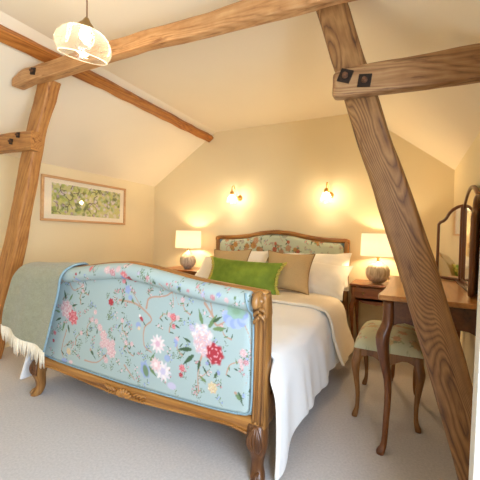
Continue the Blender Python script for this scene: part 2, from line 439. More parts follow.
bolt_plate(collar, 1.124, 1.682, math.radians(8), .025)
bolt_plate(stub, -1.242, 1.663, math.radians(14), .020, .034)
bolt_plate(stub, -1.159, 1.700, math.radians(8), .018, .034)
bolt_plate(tie, -.94, 2.085, math.radians(12), .022, -.004)

# ------------------------------------------------------------------ floral painting (pattern of the cloth)
class Canvas:
    def __init__(s, x0, x1, z0, z1, bg, res=.0022):
        s.x0, s.z0, s.res = x0, z0, res
        s.w = int((x1-x0)/res)+1; s.h = int((z1-z0)/res)+1
        s.a = np.zeros((s.h, s.w, 3)); s.a[:] = bg[:3]
    def blob(s, cx, cz, rx, rz, rot, col, al=1.0, soft=.25, wave=0, nw=5, ph=0):
        R = max(rx, rz)*1.4
        i0 = max(0, int((cx-R-s.x0)/s.res)); i1 = min(s.w, int((cx+R-s.x0)/s.res)+2)
        j0 = max(0, int((cz-R-s.z0)/s.res)); j1 = min(s.h, int((cz+R-s.z0)/s.res)+2)
        if i1 <= i0 or j1 <= j0: return
        X, Z = np.meshgrid(s.x0+np.arange(i0, i1)*s.res-cx, s.z0+np.arange(j0, j1)*s.res-cz)
        c, n = math.cos(rot), math.sin(rot); u = (X*c+Z*n)/rx; v = (-X*n+Z*c)/rz
        d = np.sqrt(u*u+v*v)
        if wave: d = d/(1+wave*np.cos(nw*np.arctan2(v, u)+ph))
        m = np.clip((1-d)/soft, 0, 1)*al
        s.a[j0:j1, i0:i1] = s.a[j0:j1, i0:i1]*(1-m[..., None])+np.array(col[:3])*m[..., None]
    def line(s, pts, w, col, al=1.0):
        P_ = catmull([V((a, b, 0)) for a, b in pts], max(12, len(pts)*14))
        for i, p in enumerate(P_):
            ww = w*(1-.45*i/len(P_)); s.blob(p.x, p.y, ww, ww, 0, col, al, .5)
    def leaf(s, cx, cz, L, rot, col):
        for k, w_ in ((.25, .12), (.42, .155), (.58, .14), (.74, .09), (.88, .05)):
            s.blob(cx+math.cos(rot)*L*k, cz+math.sin(rot)*L*k, L*.20, L*w_, rot, col, .95, .3)
    def flower(s, cx, cz, r, ca, cb, cc, n=3):
        s.blob(cx, cz, r, r*1.1, .3, tuple(x*.86 for x in ca[:3]), .95, .2, .14, 7, cx*40)
        k = int(12+r*700)
        for i in range(k):
            t = i*2.4; q = r*.88*math.sqrt((i+.5)/k)
            s.blob(cx+q*math.cos(t), cz+q*math.sin(t)*1.1, r*.17, r*.085, t+pi/2, (ca, cb, cc)[i % 3], .8, .5)
    def lotus(s, cx, cz, r, ca, cb):
        for q in (0, 1):
            for i in range(11):
                t = 2*pi*(i+q*.5)/11; d = .66-.28*q; s.blob(cx+math.cos(t)*r*d, cz+math.sin(t)*r*d, r*.36, r*.15, t, ca if (i+q) % 2 else tuple(.6*x+.4*y for x, y in zip(ca[:3], cb[:3])), .9, .35)
        s.blob(cx, cz, r*.35, r*.35, 0, cb, .9)
    def sprig(s, x, z, L, rot, fl=None, n=6):
        g = rgb(104, 128, 84); c = s
        s.line([(x, z), (x+math.cos(rot+.2)*L*.5, z+math.sin(rot+.2)*L*.5), (x+math.cos(rot)*L, z+math.sin(rot)*L)], .0016, rgb(128, 128, 96), .8)
        for i in range(n):
            f = (i+1)/n; sg = 1 if i % 2 else -1
            s.leaf(x+math.cos(rot)*L*f, z+math.sin(rot)*L*f, .016, rot+sg*.9, g if i % 3 else rgb(84, 104, 72))
        if fl:
            for i in range(3):
                s.blob(x+math.cos(rot)*L*(.4+.3*i)+.008*(1-2*(i % 2)), z+math.sin(rot)*L*(.4+.3*i), .0065, .0055, 0, fl, .9, .4)
    def sample(s, x, z):
        i = np.clip(((x-s.x0)/s.res+.5).astype(int), 0, s.w-1); j = np.clip(((z-s.z0)/s.res+.5).astype(int), 0, s.h-1)
        return s.a[j, i]
BG = rgb(168, 184, 182)
PK, PK2, WH = rgb(226, 186, 186), rgb(206, 138, 144), rgb(234, 222, 218)
RD, RD2 = rgb(178, 32, 48), rgb(226, 120, 126)
LI, LI2 = rgb(196, 186, 210), rgb(146, 160, 204)
GR, GD, BR, YL = rgb(106, 132, 84), rgb(62, 88, 56), rgb(186, 146, 124), rgb(222, 198, 150)
def main_pattern():
    c = Canvas(-.80, .80, .15, .95, BG)
    r = random.Random(3)
    # faint sprigs everywhere
    for i in range(210):
        x, z = r.uniform(-.78, .76), r.uniform(.24, .86)
        c.sprig(x, z, r.uniform(.025, .06), r.uniform(.3, 2.8), r.choice([PK2, None, LI2, None, PK]), r.choice([4, 5, 6]))
    for x, z, t, L in ((-.30, .45, 1.2, .10), (.0, .50, 2.0, .08), (.28, .56, 1.0, .09), (-.02, .42, .6, .07), (.40, .66, 2.2, .08), (.62, .58, 2.4, .07), (.60, .42, .8, .10), (.36, .46, 2.0, .08), (-.36, .62, 1.4, .08), (-.30, .68, 2.4, .07), (.05, .40, 2.3, .08), (-.40, .38, 1.0, .09), (.22, .62, .4, .06)):
        c.line([(x, z), (x+L*.5*math.cos(t+.4), z+L*.5*math.sin(t+.4)), (x+L*math.cos(t), z+L*math.sin(t))], .0048, BR)
        for k in range(5): c.leaf(x+L*.25*k*math.cos(t), z+L*.25*k*math.sin(t), .026, t+(1.1 if k % 2 else -1.1), GR if k % 2 else GD)
        c.flower(x+L*math.cos(t), z+L*math.sin(t), .013, PK, WH, PK2)
    B = lambda pts, w=.0075: c.line(pts, w, BR)
    B([(-.058, .678), (.049, .674), (.131, .638), (.165, .602), (.121, .555), (.123, .468), (.17, .441)], .0075)
    B([(.131, .658), (.149, .711), (.244, .731), (.287, .755)]); B([(.10, .655), (.06, .70), (.02, .745)], .004)
    B([(.477, .724), (.522, .67), (.544, .632), (.6, .663)], .008); B([(.522, .67), (.50, .76), (.47, .80)], .005)
    B([(.474, .497), (.454, .423), (.45, .371), (.457, .307)], .007); B([(.461, .373), (.514, .422)], .004)
    B([(-.482, .452), (-.523, .326), (-.485, .261)], .006); B([(-.50, .35), (-.44, .40)], .003)
    B([(-.011, .339), (.061, .275)], .006); B([(-.32, .305), (-.215, .315), (-.124, .398)], .006)
    B([(-.483, .766), (-.427, .695), (-.342, .732)], .006); B([(.684, .653), (.711, .571), (.697, .395)], .003)
    B([(.25, .80), (.29, .755), (.30, .68)], .004); B([(.30, .80), (.33, .70), (.40, .72)], .003)
    # leaves round the peonies
    for x, z, L, t in ((-.49, .63, .06, 1.9), (-.46, .63, .05, 1.0), (-.44, .60, .05, .3), (-.53, .52, .055, 3.6), (-.50, .50, .06, 4.4), (-.47, .49, .055, 5.0), (-.54, .55, .05, 3.0),
                       (.47, .62, .075, 1.9), (.50, .61, .08, 1.0), (.52, .61, .075, .2), (.52, .64, .06, .6), (.42, .50, .085, 3.3), (.43, .48, .085, 3.9), (.46, .46, .06, 4.5), (.41, .53, .05, 2.8),
                       (.44, .55, .04, 2.6), (.50, .47, .04, 5.2), (.15, .37, .07, 5.6), (.16, .39, .06, 1.0), (-.02, .70, .05, 4.2), (.02, .71, .05, 5.3), (-.01, .76, .04, 2.0),
                       (-.22, .50, .035, 4.6), (-.06, .53, .03, 1.0), (-.15, .37, .035, 4.4), (-.09, .45, .03, 1.3), (.31, .60, .035, 5.9), (.33, .62, .03, .2), (.50, .36, .05, 2.6), (.50, .40, .04, 2.2), (.54, .39, .045, 1.2),
                       (-.48, .36, .03, .6), (-.50, .30, .035, 2.4), (.66, .36, .05, 5.2)):
        c.leaf(x, z, L, t, GD if r.random() < .55 else GR)
    c.flower(-.488, .575, .052, PK, WH, PK2); c.flower(-.425, .535, .042, RD2, RD, rgb(236, 190, 190))
    c.flower(.468, .565, .060, WH, LI, PK); c.flower(.475, .53, .05, PK, WH, LI); c.flower(.538, .50, .048, RD, RD, rgb(238, 170, 176))
    c.flower(-.12, .66, .020, RD, rgb(214, 70, 60), RD)
    for x, z, q in ((-.23, .54, .016), (-.20, .51, .02), (-.17, .47, .03), (-.14, .43, .03), (-.11, .395, .036), (-.18, .42, .022), (-.10, .44, .02), (-.24, .59, .014), (-.15, .34, .018)):
        c.flower(x, z, q, PK, WH, PK2)
    c.blob(.0, .74, .022, .026, 0, LI2, .9, .3, .15, 5); c.blob(.02, .70, .018, .016, 0, LI2, .8, .3); c.blob(-.03, .78, .015, .014, 0, RD2, .8)
    # little birds
    for x, z, a, b in ((.10, .60, RD, WH), (-.345, .765, LI2, rgb(176, 150, 96)), (.66, .335, GR, BR), (-.26, .36, GD, BR)):
        c.blob(x, z, .020, .010, -.8, a, .95, .3); c.blob(x-.012, z+.014, .009, .009, 0, b, .95, .4); c.blob(x+.02, z-.022, .018, .004, -.9, GD, .9, .4)
    c.blob(.08, .565, .02, .02, 0, LI2, .85, .3); c.blob(.085, .55, .012, .012, 0, YL, .8)
    c.lotus(.21, .49, .050, WH, rgb(216, 170, 186)); c.lotus(.245, .36, .055, WH, LI); c.lotus(.20, .385, .04, PK, WH)
    c.blob(.13, .345, .034, .05, .3, LI2, .85, .3, .1, 6); c.blob(.135, .34, .02, .036, .3, GR, .9, .3); c.blob(.30, .30, .03, .02, 0, LI, .9); c.blob(.27, .43, .02, .02, 0, LI2, .8)
    c.flower(.30, .635, .019, RD2, RD, PK); c.flower(.305, .59, .012, RD2, RD, PK); c.flower(.36, .40, .018, RD2, RD, PK); c.flower(.355, .365, .012, RD, RD2, PK)
    c.flower(.41, .60, .016, LI, PK, WH); c.blob(.32, .52, .012, .018, .5, LI2, .9); c.blob(.32, .50, .010, .006, .3, LI2, .9)
    # big blue leaf flower at the corner
    for i in range(8):
        t = pi+2*pi*i/8*.62; c.blob(.635+math.cos(t)*.042, .685+math.sin(t)*.034, .026, .022, t, LI2 if i % 2 else rgb(168, 180, 220), .9, .25)
    c.blob(.64, .705, .05, .036, 0, rgb(150, 180, 160), .95, .2, .1, 7); c.blob(.64, .705, .03, .02, 0, rgb(120, 150, 110), .6, .6)
    c.flower(.53, .345, .026, YL, WH, PK2); c.flower(.68, .53, .018, PK, WH, PK2); c.flower(.695, .49, .013, PK2, WH, PK); c.flower(.675, .47, .012, PK, PK2, WH)
    c.flower(.50, .45, .010, LI2, PK2, LI); c.flower(.56, .42, .010, LI2, PK2, LI); c.flower(-.46, .33, .020, YL, PK, PK2); c.blob(-.50, .27, .03, .016, .2, LI2, .85); c.blob(-.44, .27, .02, .012, .2, PK, .85)
    c.flower(-.59, .42, .014, RD2, RD, PK); c.flower(-.60, .37, .011, RD, RD2, PK)
    # top roll
    for x, z, q, a in ((-.34, .80, .010, RD), (-.31, .81, .008, GD), (-.23, .84, .014, RD2), (-.27, .80, .008, LI2), (-.10, .84, .022, PK), (-.06, .83, .022, PK2), (-.02, .85, .018, PK), (.02, .82, .024, RD2), (.05, .80, .016, RD), (.0, .80, .012, LI2),
                       (.12, .84, .010, LI), (.18, .82, .013, PK2), (.22, .80, .009, GD), (.30, .80, .008, RD2), (.37, .785, .009, GD), (.42, .78, .009, PK2), (.50, .77, .012, LI), (.55, .765, .014, PK2), (.58, .78, .013, LI2), (.62, .76, .012, PK), (.66, .775, .009, GR)):
        c.flower(x, z, q, a, WH if a != GD else GR, a)
    return c
def random_pattern(x0, x1, z0, z1, seed, bg=BG, warm=False):
    c = Canvas(x0, x1, z0, z1, bg, .003); r = random.Random(seed)
    for i in range(int((x1-x0)*(z1-z0)*160)):
        c.sprig(r.uniform(x0, x1), r.uniform(z0, z1), r.uniform(.03, .06), r.uniform(0, 6), r.choice([PK2, RD2, LI2]), 5)
    for i in range(int((x1-x0)*(z1-z0)*14)+2):
        x, z = r.uniform(x0, x1), r.uniform(z0, z1); t = r.uniform(0, 6)
        c.line([(x, z), (x+.07*math.cos(t), z+.07*math.sin(t)), (x+.13*math.cos(t+.7), z+.13*math.sin(t+.7))], .006, BR)
    for i in range(int((x1-x0)*(z1-z0)*(80 if warm else 46))+4):
        x, z = r.uniform(x0, x1), r.uniform(z0, z1)
        for k in range(3): c.leaf(x, z, r.uniform(.035, .055), r.uniform(0, 6), r.choice([GD, GR]))
        if warm: c.flower(x, z, r.uniform(.016, .036), *r.choice([(rgb(200, 150, 110), rgb(220, 190, 140), rgb(190, 110, 80)), (rgb(196, 140, 70), rgb(210, 170, 90), rgb(170, 90, 50)), (rgb(176, 170, 150), rgb(210, 200, 170), rgb(150, 140, 130)), (rgb(190, 90, 60), rgb(170, 60, 40), rgb(214, 160, 100))]))
        else: c.flower(x, z, r.uniform(.016, .038), *r.choice([(PK, WH, PK2), (RD2, RD, PK), (LI, WH, LI2), (YL, RD2, PK), (RD2, rgb(206, 90, 60), YL)]))
    return c
def colour_grid(o, xs, zs, canvas):
    me = o.data; at = me.color_attributes.new('Col', 'FLOAT_COLOR', 'POINT')
    cc = canvas.sample(np.asarray(xs), np.asarray(zs)); out = np.ones((len(me.vertices), 4)); out[:len(cc), :3] = cc
    at.data.foreach_set('color', out.ravel().astype(np.float32))
def grid_faces(nu, nv, o=0):
    return [(o+j*nu+i, o+j*nu+i+1, o+(j+1)*nu+i+1, o+(j+1)*nu+i) for j in range(nv-1) for i in range(nu-1)]

def raw(name, vs, fs, mat, parent):
    """dense grid whose vertex order must be kept for its colours"""
    me = bpy.data.meshes.new(name); w0 = V((0, 0, 0)); q = parent
    while q is not None: w0 += V(q.location); q = q.parent
    me.from_pydata([V(v)-w0 for v in vs], [], fs); me.update(); me.materials.append(mat)
    for p_ in me.polygons: p_.use_smooth = True
    o = bpy.data.objects.new(name, me); C.objects.link(o); o.parent = parent; return o

# ------------------------------------------------------------------ bed
CREST = [(0, .882), (.14, .870), (.28, .850), (.44, .827), (.60, .814), (.80, .800)]
RTOP = [(0, .236), (.35, .243), (.55, .249), (.71, .262), (.8, .27)]
RBOT = [(0, .160), (.2, .168), (.45, .184), (.62, .192), (.70, .182), (.8, .16)]
crest = lambda x: interp(abs(x), CREST)
rtop = lambda x: interp(abs(x), RTOP)
rbot = lambda x: interp(abs(x), RBOT)
bed = thing('bed', 'carved walnut double bed upholstered in pale blue floral fabric', 'bed', (0, 1.05, 0))
pat = main_pattern()
# front upholstered panel
nu, nv = 420, 170; vs = []; xs = []; zz = []
for j in range(nv):
    for i in range(nu):
        u, v = i/(nu-1), j/(nv-1); x = -.722+1.444*u; z0 = rtop(x)-.004; z1 = crest(x)-.070
        z = z0+(z1-z0)*v
        e = min(1, min(u, 1-u)/.030)*1.0; e2 = min(1, v/.05)
        k = (1-(1-e)**2)**.5*(1-(1-e2)**2)**.5
        vs.append((x, -.020-.026*k-.004*math.sin(pi*u)*math.sin(pi*v), z)); xs.append(x); zz.append(z)
fp = raw('footboard_panel', vs, grid_faces(nu, nv), M['floral'], bed); colour_grid(fp, xs, zz, pat)
# scroll-over roll
nu, nv = 420, 40; vs = []; xs = []; zz = []; R = .046
for j in range(nv):
    for i in range(nu):
        x = -.722+1.444*i/(nu-1); a = 2*pi*j/nv
        rr = R*(1-.25*max(0, abs(x)/.722-.985)/.015)
        vs.append((x, -.054-rr*math.cos(a), crest(x)-.044+rr*.92*math.sin(a))); xs.append(x)
        zz.append(crest(x)-.044+ (.046*math.sin(a) if -pi/2 <= ((a+pi) % (2*pi))-pi <= pi/2 else .02*math.cos(a)))
fs = [(j*nu+i, j*nu+i+1, ((j+1) % nv)*nu+i+1, ((j+1) % nv)*nu+i) for j in range(nv) for i in range(nu-1)]
fs.append(tuple(j*nu for j in range(nv))); fs.append(tuple(j*nu+nu-1 for j in reversed(range(nv))))
rl = raw('footboard_roll', vs, fs, M['floral'], bed); colour_grid(rl, xs, zz, pat)
# piping round panel and roll ends
for sx in (-1, 1):
    pts = [(sx*.700, -.085, crest(.7)-.010), (sx*.716, -.103, crest(.7)-.040), (sx*.722, -.092, crest(.7)-.075), (sx*.724, -.058, crest(.7)-.10), (sx*.724, -.046, .66), (sx*.725, -.044, .50), (sx*.724, -.044, .33), (sx*.712, -.045, .275), (sx*.66, -.046, rtop(.66)+.006)]
    MB().tube(catmull(pts, 46), .0052, 8).build('piping', M['pipe_blue'], fp, smooth=True)
MB().tube([(x, -.046, rtop(x)+.004) for x in np.linspace(-.66, .66, 50)], .0045, 8).build('piping', M['pipe_blue'], fp, smooth=True)
# back of the footboard
MB().prism([(x, rtop(x)) for x in np.linspace(-.73, .73, 30)]+[(x, crest(x)-.03) for x in np.linspace(.73, -.73, 30)], lambda u, v, d: V((u, d, v)), -.012, .026).build('footboard_back', M['pipe_blue'], bed)
# top rail in wood, follows the crest
MB().sweep([((x, -.012, crest(x)-.014), (0, .030, 0), (0, 0, .019)) for x in np.linspace(-.775, .775, 60)], 14, 3).build('footboard_top_rail', M['walnut_x'], bed, smooth=True)
# bottom rail with moulding line
br = MB().sweep([((x, -.012, (rtop(x)+rbot(x))/2-.002), (0, .038+.004*math.cos(x*4), 0), (0, 0, (rtop(x)-rbot(x))/2)) for x in np.linspace(-.76, .76, 60)], 16, 3.2).build('footboard_bottom_rail', M['walnut_x'], bed, smooth=True)
MB().tube([(x, -.048, rbot(x)+.010) for x in np.linspace(-.72, .72, 50)], .006, 8).build('moulding', M['walnut_x'], br, smooth=True)
cv = MB()       # carved shell in the middle of the rail
for k in range(7):
    a = (k-3)*.36
    cv.tube(catmull([(0, -.052, .175), (.03*math.sin(a), -.066, .175+.02*math.cos(a)), (.062*math.sin(a)*1.0, -.060, .178+.044*math.cos(a))], 8), [.004, .006, .007, .008, .009, .009, .008, .004], 7)
for s in (-1, 1):
    for q in range(3):
        x0 = s*(.062+.022*q)
        cv.tube(catmull([(x0, -.050, .185), (x0+s*.014, -.062, .205), (x0+s*.034, -.056, .212), (x0+s*.040, -.050, .198), (x0+s*.028, -.05, .192)], 12), .0055, 7)
        cv.tube(catmull([(x0, -.050, .190), (x0+s*.018, -.060, .178), (x0+s*.034, -.054, .182)], 8), .0045, 7)
cv.build('shell_carving', M['walnut_x'], br, smooth=True)
for s in (-1, 1):
    # posts of the footboard, bending forward at the scroll
    yz = [(.17, -.010), (.30, -.006), (.50, -.004), (.66, -.008), (.73, -.020), (.79, -.034)]
    st = [((s*.754, y, z), (.032+.004*(z > .7), 0, 0), (0, .036, 0)) for z, y in [(z, interp(z, yz)) for z in np.linspace(.17, .795, 30)]]
    po = MB().sweep(st, 16, 5).build('footboard_post', M['walnut_z'], bed, smooth=True)
    for dx in (-.019, .001, .021):
        MB().tube([(s*(.754)+dx, interp(z, yz)-.036, z) for z in np.linspace(.24, .715, 20)], .0065 if dx != .001 else .0045, 8).build('reeding', M['walnut_z'], po, smooth=True)
    sc = MB()   # carved volute at the top of the post
    pts = []
    for k in range(30):
        t = k/29*4.2*pi*.62; r_ = .037*(1-k/29*.78)
        pts.append((s*.756, -.066-r_*math.cos(t-.6), .768+r_*math.sin(t-.6)))
    sc.tube(pts, [.016-.006*k/29 for k in range(30)], 9)
    sc.sphere((s*.756, -.066, .768), .017, 8, (1.5, 1, 1))
    for q in range(4):
        a = .5+q*.75
        sc.tube(catmull([(s*.756, -.060, .735-.012*q), (s*(.756+.020*(1-2*(q % 2))), -.062, .728-.016*q), (s*(.756+.026*(1-2*(q % 2))), -.054, .712-.016*q)], 8), [.009, .009, .008, .007, .006, .005, .004, .002], 7)
    sc.build('scroll', M['walnut_z'], po, smooth=True)
    # cabriole front legs
    P_ = [(.742, -.012, .235, .040), (.750, -.026, .185, .044), (.758, -.034, .140, .038), (.754, -.026, .095, .029), (.752, -.024, .055, .026), (.760, -.036, .022, .030), (.766, -.046, .0, .028)]
    Q = catmull([V((s*a, b, c)) for a, b, c, d in P_], 26); Rr = catmull([V((d, 0, 0)) for *_, d in P_], 26)
    lg = MB().sweep([(q, (r_.x, 0, 0), (0, r_.x, 0)) for q, r_ in zip(Q, Rr)], 14, 2.8).build('leg', M['walnut_dark'] if s > 0 else M['walnut_z'], bed, smooth=True)  # right leg's shade is put into its darker walnut
    lv = MB()
    for q in range(5):
        a = (q-2)*.5
        lv.tube(catmull([(s*.752+.004*a, -.058, .235), (s*.752+.030*math.sin(a), -.072, .195-.01*abs(a)), (s*.754+.026*math.sin(a*1.2), -.070, .150), (s*.754+.008*a, -.056, .118)], 12), [.003, .006, .008, .009, .009, .009, .008, .008, .007, .006, .004, .002], 7)
    lv.build('leaf_carving', M['walnut_dark'], lg, smooth=True)
    MB().tube([(s*.766, -.055-.022*math.cos(t), .020+.018*math.sin(t)) for t in np.linspace(0, 5.5, 16)], .008, 7).build('scroll_foot', M['walnut_dark'] if s > 0 else M['walnut_z'], lg, smooth=True)  # right foot darkened like its leg, shade in the colour
    # side rails and rear legs
    MB().box(s*.755-.018, s*.755+.018, .02, 2.11, .20, .33).build('side_rail', M['walnut_x'], bed, bevel=.004)
    MB().box(s*.745-.03, s*.745+.03, 2.11, 2.17, 0, .40).build('leg', M['walnut_z'], bed, bevel=.006)
# headboard
HC = [(0, 1.114), (.18, 1.098), (.33, 1.068), (.50, 1.046), (.66, 1.040), (.745, 1.036), (.778, 1.022)]
hc = lambda x: interp(abs(x), HC)
yH = 2.135
MB().sweep([((x, yH, hc(x)-.024), (0, .026, 0), (0, 0, .024)) for x in np.linspace(-.775, .775, 60)], 14, 3).build('headboard_top_rail', M['walnut_x'], bed, smooth=True)
cr = MB()
for k in range(9):
    a = (k-4)*.34
    cr.tube(catmull([(0, yH-.03, 1.07), (.05*math.sin(a), yH-.036, 1.075+.022*math.cos(a)), (.11*math.sin(a), yH-.028, 1.078+.034*math.cos(a))], 8), [.004, .007, .008, .008, .008, .007, .006, .003], 6)
cr.build('crest_carving', M['walnut_x'], bed, smooth=True)
for s in (-1, 1):
    MB().sweep([((s*.750, yH, z), (.026, 0, 0), (0, .026, 0)) for z in np.linspace(.36, 1.02, 12)], 14, 3).build('headboard_post', M['walnut_z'], bed, smooth=True)
nu, nv = 260, 110; vs = []; xs = []; zz = []
hp = random_pattern(-.75, .75, .4, 1.12, 11, rgb(202, 208, 180), True)  # warm lamplight is put into the yellower ground and orange flowers
for j in range(nv):
    for i in range(nu):
        u, v = i/(nu-1), j/(nv-1); x = -.722+1.444*u; z1 = hc(x)-.050-.05*max(0, (abs(x)-.66)/.062)**2; z = .45+(z1-.45)*v
        e = min(1, min(u, 1-u)/.04); e2 = min(1, (1-v)/.09); k = (1-(1-e)**2)**.5*(1-(1-e2)**2)**.5
        vs.append((x, yH-.008-.030*k, z)); xs.append(x); zz.append(z)
hb = raw('headboard_panel', vs, grid_faces(nu, nv), M['floral'], bed); colour_grid(hb, xs, zz, hp)
MB().box(-.73, .73, yH-.006, yH+.02, .40, .99).build('headboard_back', M['pipe_blue'], bed)
# mattress, resting on slats of the bed
MB().box(-.735, .735, .03, 2.10, .235, .26).build('slat_base', M['walnut_x'], bed)
tag(MB().box(-.715, .715, .05, 2.085, .262, .490).build('mattress', M['mattress'], loc=(0, 1.05, .262), bevel=.03), 'white mattress on the bed, under the duvet and pillows', 'mattress')

# ------------------------------------------------------------------ duvet
def section(y, off=0.0, fold=False):
    """points left hem -> right hem"""
    zt = .520+.012*mnoise.noise(V((y*2, 0, 3)))
    if y < .25: zt += .03*(1-y/.25)
    out = []
    for s in (1, -1):
        f = 1.0
        if s > 0:
            zh = .015 if y < .11 else (.015+.125*min(1, (y-.11)/.16) if y < .27 else .14-.02*min(1, (y-.27)/.8))
            xh = (.905-.04*min(1, y/.5)) if y > .26 else .838+.047*max(0, (y-.062)/.198)
        else:
            zh = .05 if y < .20 else .13; xh = .985-.11*min(1, y/.4)
        if fold: zh = .17; xh = .915
        P_ = [(0, zt), (.35, zt+.004), (.60, zt), (.735, zt-.012), (.795, zt-.05), (.825, zt-.12), (.842, .34), (.5*(xh+.85), .5*(zh+.30)), (xh, zh)]
        out.append([(s*(a+ (off if a > .7 else 0)), b+(off if b > .4 else 0)) for a, b in P_])
    return out
def duvet_mesh(y0, y1, ny, off=0, fold=False, edge=None):
    nh = 34; rows = []
    for j in range(ny):
        y = y0+(y1-y0)*j/(ny-1); R_, L_ = section(y, off, fold)
        r = catmull([V((a, b, 0)) for a, b in R_], nh); l = catmull([V((a, b, 0)) for a, b in L_], nh)
        pts = list(reversed(l))+r[1:]; row = []
        for i, p in enumerate(pts):
            t = abs(i-(nh-1))/(nh-1); sd = 1 if i > nh-1 else -1
            g = max(0, (t-.55)/.45)
            if fold: g *= .6
            k = 1.6 if y < .35 else 1.0
            dx = sd*g*(.010*k*math.sin(y*17+1.0*sd)+.005*k*math.sin(y*41+2)+.010*math.sin(y*9+g*2))
            dy = g*.02*math.sin(y*23+sd)
            n1 = mnoise.noise(V((p.x*3.2, y*3.0, 1.7)))*.014+mnoise.noise(V((p.x*8, y*7, 5.7)))*.006
            top = 1-g
            lean = .0
            if y < .30 and abs(p.x) > .79:
                h = min(1, (abs(p.x)-.79)/.03); lean = -.140*h*(1-y/.30)
            row.append((p.x+dx, y+dy+lean, max(.008, p.y+n1*top)))
        rows.append(row)
    vs = [p for r_ in rows for p in r_]
    return vs, grid_faces(2*nh-1, ny)
vs, fs = duvet_mesh(.062, 1.46, 90)
mb = MB(); mb.add(vs, fs)
duv = mb.build('duvet', M['sheet'], smooth=True, sub=1, solid=.020, loc=(0, .8, .26))
tag(duv, 'white cotton duvet draped over the bed sides to the carpet', 'duvet')
# turned-back top of the duvet
vs, fs = duvet_mesh(1.06, 1.60, 40, .026, True)
nn = 67
for i in range(nn):                      # round the turned edge down onto the duvet
    x, y, z = vs[i]; vs[i] = (x-.02*math.copysign(1, x)*(1 if abs(x) > .75 else 0), y+.012, z-(.022 if abs(x) < .78 else .006))
vs = [(x, y-.05*max(0, (abs(x)-.72))/.2 + .015*math.sin(x*6), z) for x, y, z in vs]
mb = MB(); mb.add(vs, fs)
mb.build('turned_back_edge', M['sheet_fold'], duv, smooth=True, sub=1, solid=.012)

# ------------------------------------------------------------------ pillows and cushions
def pillow(name, w, h, t, mat, c, rot, label, cat, group=None, pinch=.07, wr=.010, seed=0, flange=0, n=34, power=.5):
    Rm = Euler([math.radians(a) for a in rot], 'XYZ').to_matrix(); vs = []; fs = []
    for side in (1, -1):
        for j in range(n):
            for i in range(n):
                u = -1+2*i/(n-1); v = -1+2*j/(n-1)
                u = math.sin(u*pi/2)*.35+u*.65; v = math.sin(v*pi/2)*.35+v*.65
                fw = flange/(w/2); fh = flange/(h/2)
                uu = min(1, abs(u)/(1-fw)); vv = min(1, abs(v)/(1-fh))
                x = u*w/2*(1-pinch*(1-v*v)*abs(u)**3); z = v*h/2*(1-pinch*(1-u*u)*abs(v)**3)
                q = ((1-uu*uu)*(1-vv*vv))**power
                nz = mnoise.noise(V((x*7+seed, z*7, side*2.0)))*wr*(.4+q)+mnoise.noise(V((x*19+seed, z*16, side)))*wr*.4*(.3+q)
                y = side*(t/2*q+.003)+nz+(flange*.25*math.sin(u*9+v*7+seed) if (uu >= 1 or vv >= 1) and flange else 0)
                vs.append((x, y, z))
    o2 = n*n; fs = grid_faces(n, n)+[tuple(reversed(f)) for f in grid_faces(n, n, o2)]
    per = [i for i in range(n)]+[j*n+n-1 for j in range(1, n)]+[(n-1)*n+i for i in range(n-2, -1, -1)]+[j*n for j in range(n-2, 0, -1)]
    for k in range(len(per)):
        a, b = per[k], per[(k+1) % len(per)]; fs.append((a, a+o2, b+o2, b))
    mb = MB(); mb.add(vs, fs); me = bpy.data.meshes.new(name)
    me.from_pydata(mb.v, [], mb.f); me.update(); me.materials.append(mat)
    for p_ in me.polygons: p_.use_smooth = True
    o = bpy.data.objects.new(name, me); C.objects.link(o); o.location = c; o.rotation_euler = Euler([math.radians(a) for a in rot], 'XYZ')
    m = o.modifiers.new('ss', 'SUBSURF'); m.levels = m.render_levels = 1
    tag(o, label, cat, group)
    loop = [V(vs[k]) for k in per]
    loop = [V((p_.x*1.004, 0, p_.z*1.004)) for p_ in loop]
    return o, loop
def child(mb, name, mat, o, smooth=True):
    me = bpy.data.meshes.new(name); me.from_pydata(mb.v, [], mb.f); me.update(); me.materials.append(mat)
    for p_ in me.polygons: p_.use_smooth = smooth
    c = bpy.data.objects.new(name, me); C.objects.link(c); c.parent = o; return c
pillow('pillow', .70, .42, .17, M['sheet_pillow'], (.49, 1.745, .665), (-50, 3, -4), 'front white pillow of the pair nearest the dressing table, set lower', 'pillow', 'white bed pillows', seed=1, flange=.02, wr=.016)
pillow('pillow', .70, .42, .17, M['sheet_pillow'], (.475, 1.915, .715), (-36, -2, 2), 'rear white pillow against the headboard at the dressing table side, set higher', 'pillow', 'white bed pillows', seed=9, flange=.02, wr=.016)
pillow('pillow', .70, .42, .17, M['sheet_pillow'], (-.42, 1.745, .660), (-50, 0, 3), 'front white pillow at the left, its end showing beside the green cushion', 'pillow', 'white bed pillows', seed=4, flange=.02, wr=.014)
pillow('pillow', .70, .42, .17, M['sheet_pillow'], (-.37, 1.915, .705), (-37, -2, -2), 'rear white pillow against the headboard, its top showing between the beige cushions', 'pillow', 'white bed pillows', seed=7, flange=.02, wr=.014)
for cx, cz_, ry, lb, sd in ((.335, .715, 2, 'square beige cushion with tan piping, right of the green one', 3), (-.275, .715, -3, 'square beige cushion with tan piping, behind the left end of the green one', 6)):
    o, loop = pillow('cushion', .44, .38, .15, M['beige'], (cx, 1.540, cz_+.012), (-26, ry, 3 if cx > 0 else -4), lb, 'cushion', pinch=.13, seed=sd, power=.55, wr=.014)
    child(MB().tube(loop, .005, 6, closed=True), 'piping', M['beige_pipe'], o)
o, loop = pillow('cushion', .72, .305, .16, M['velvet'], (-.02, 1.355, .682), (-26, 1.5, 2), 'long green velvet cushion with a tufted fringe', 'cushion', pinch=.14, seed=12, wr=.018, power=.55)
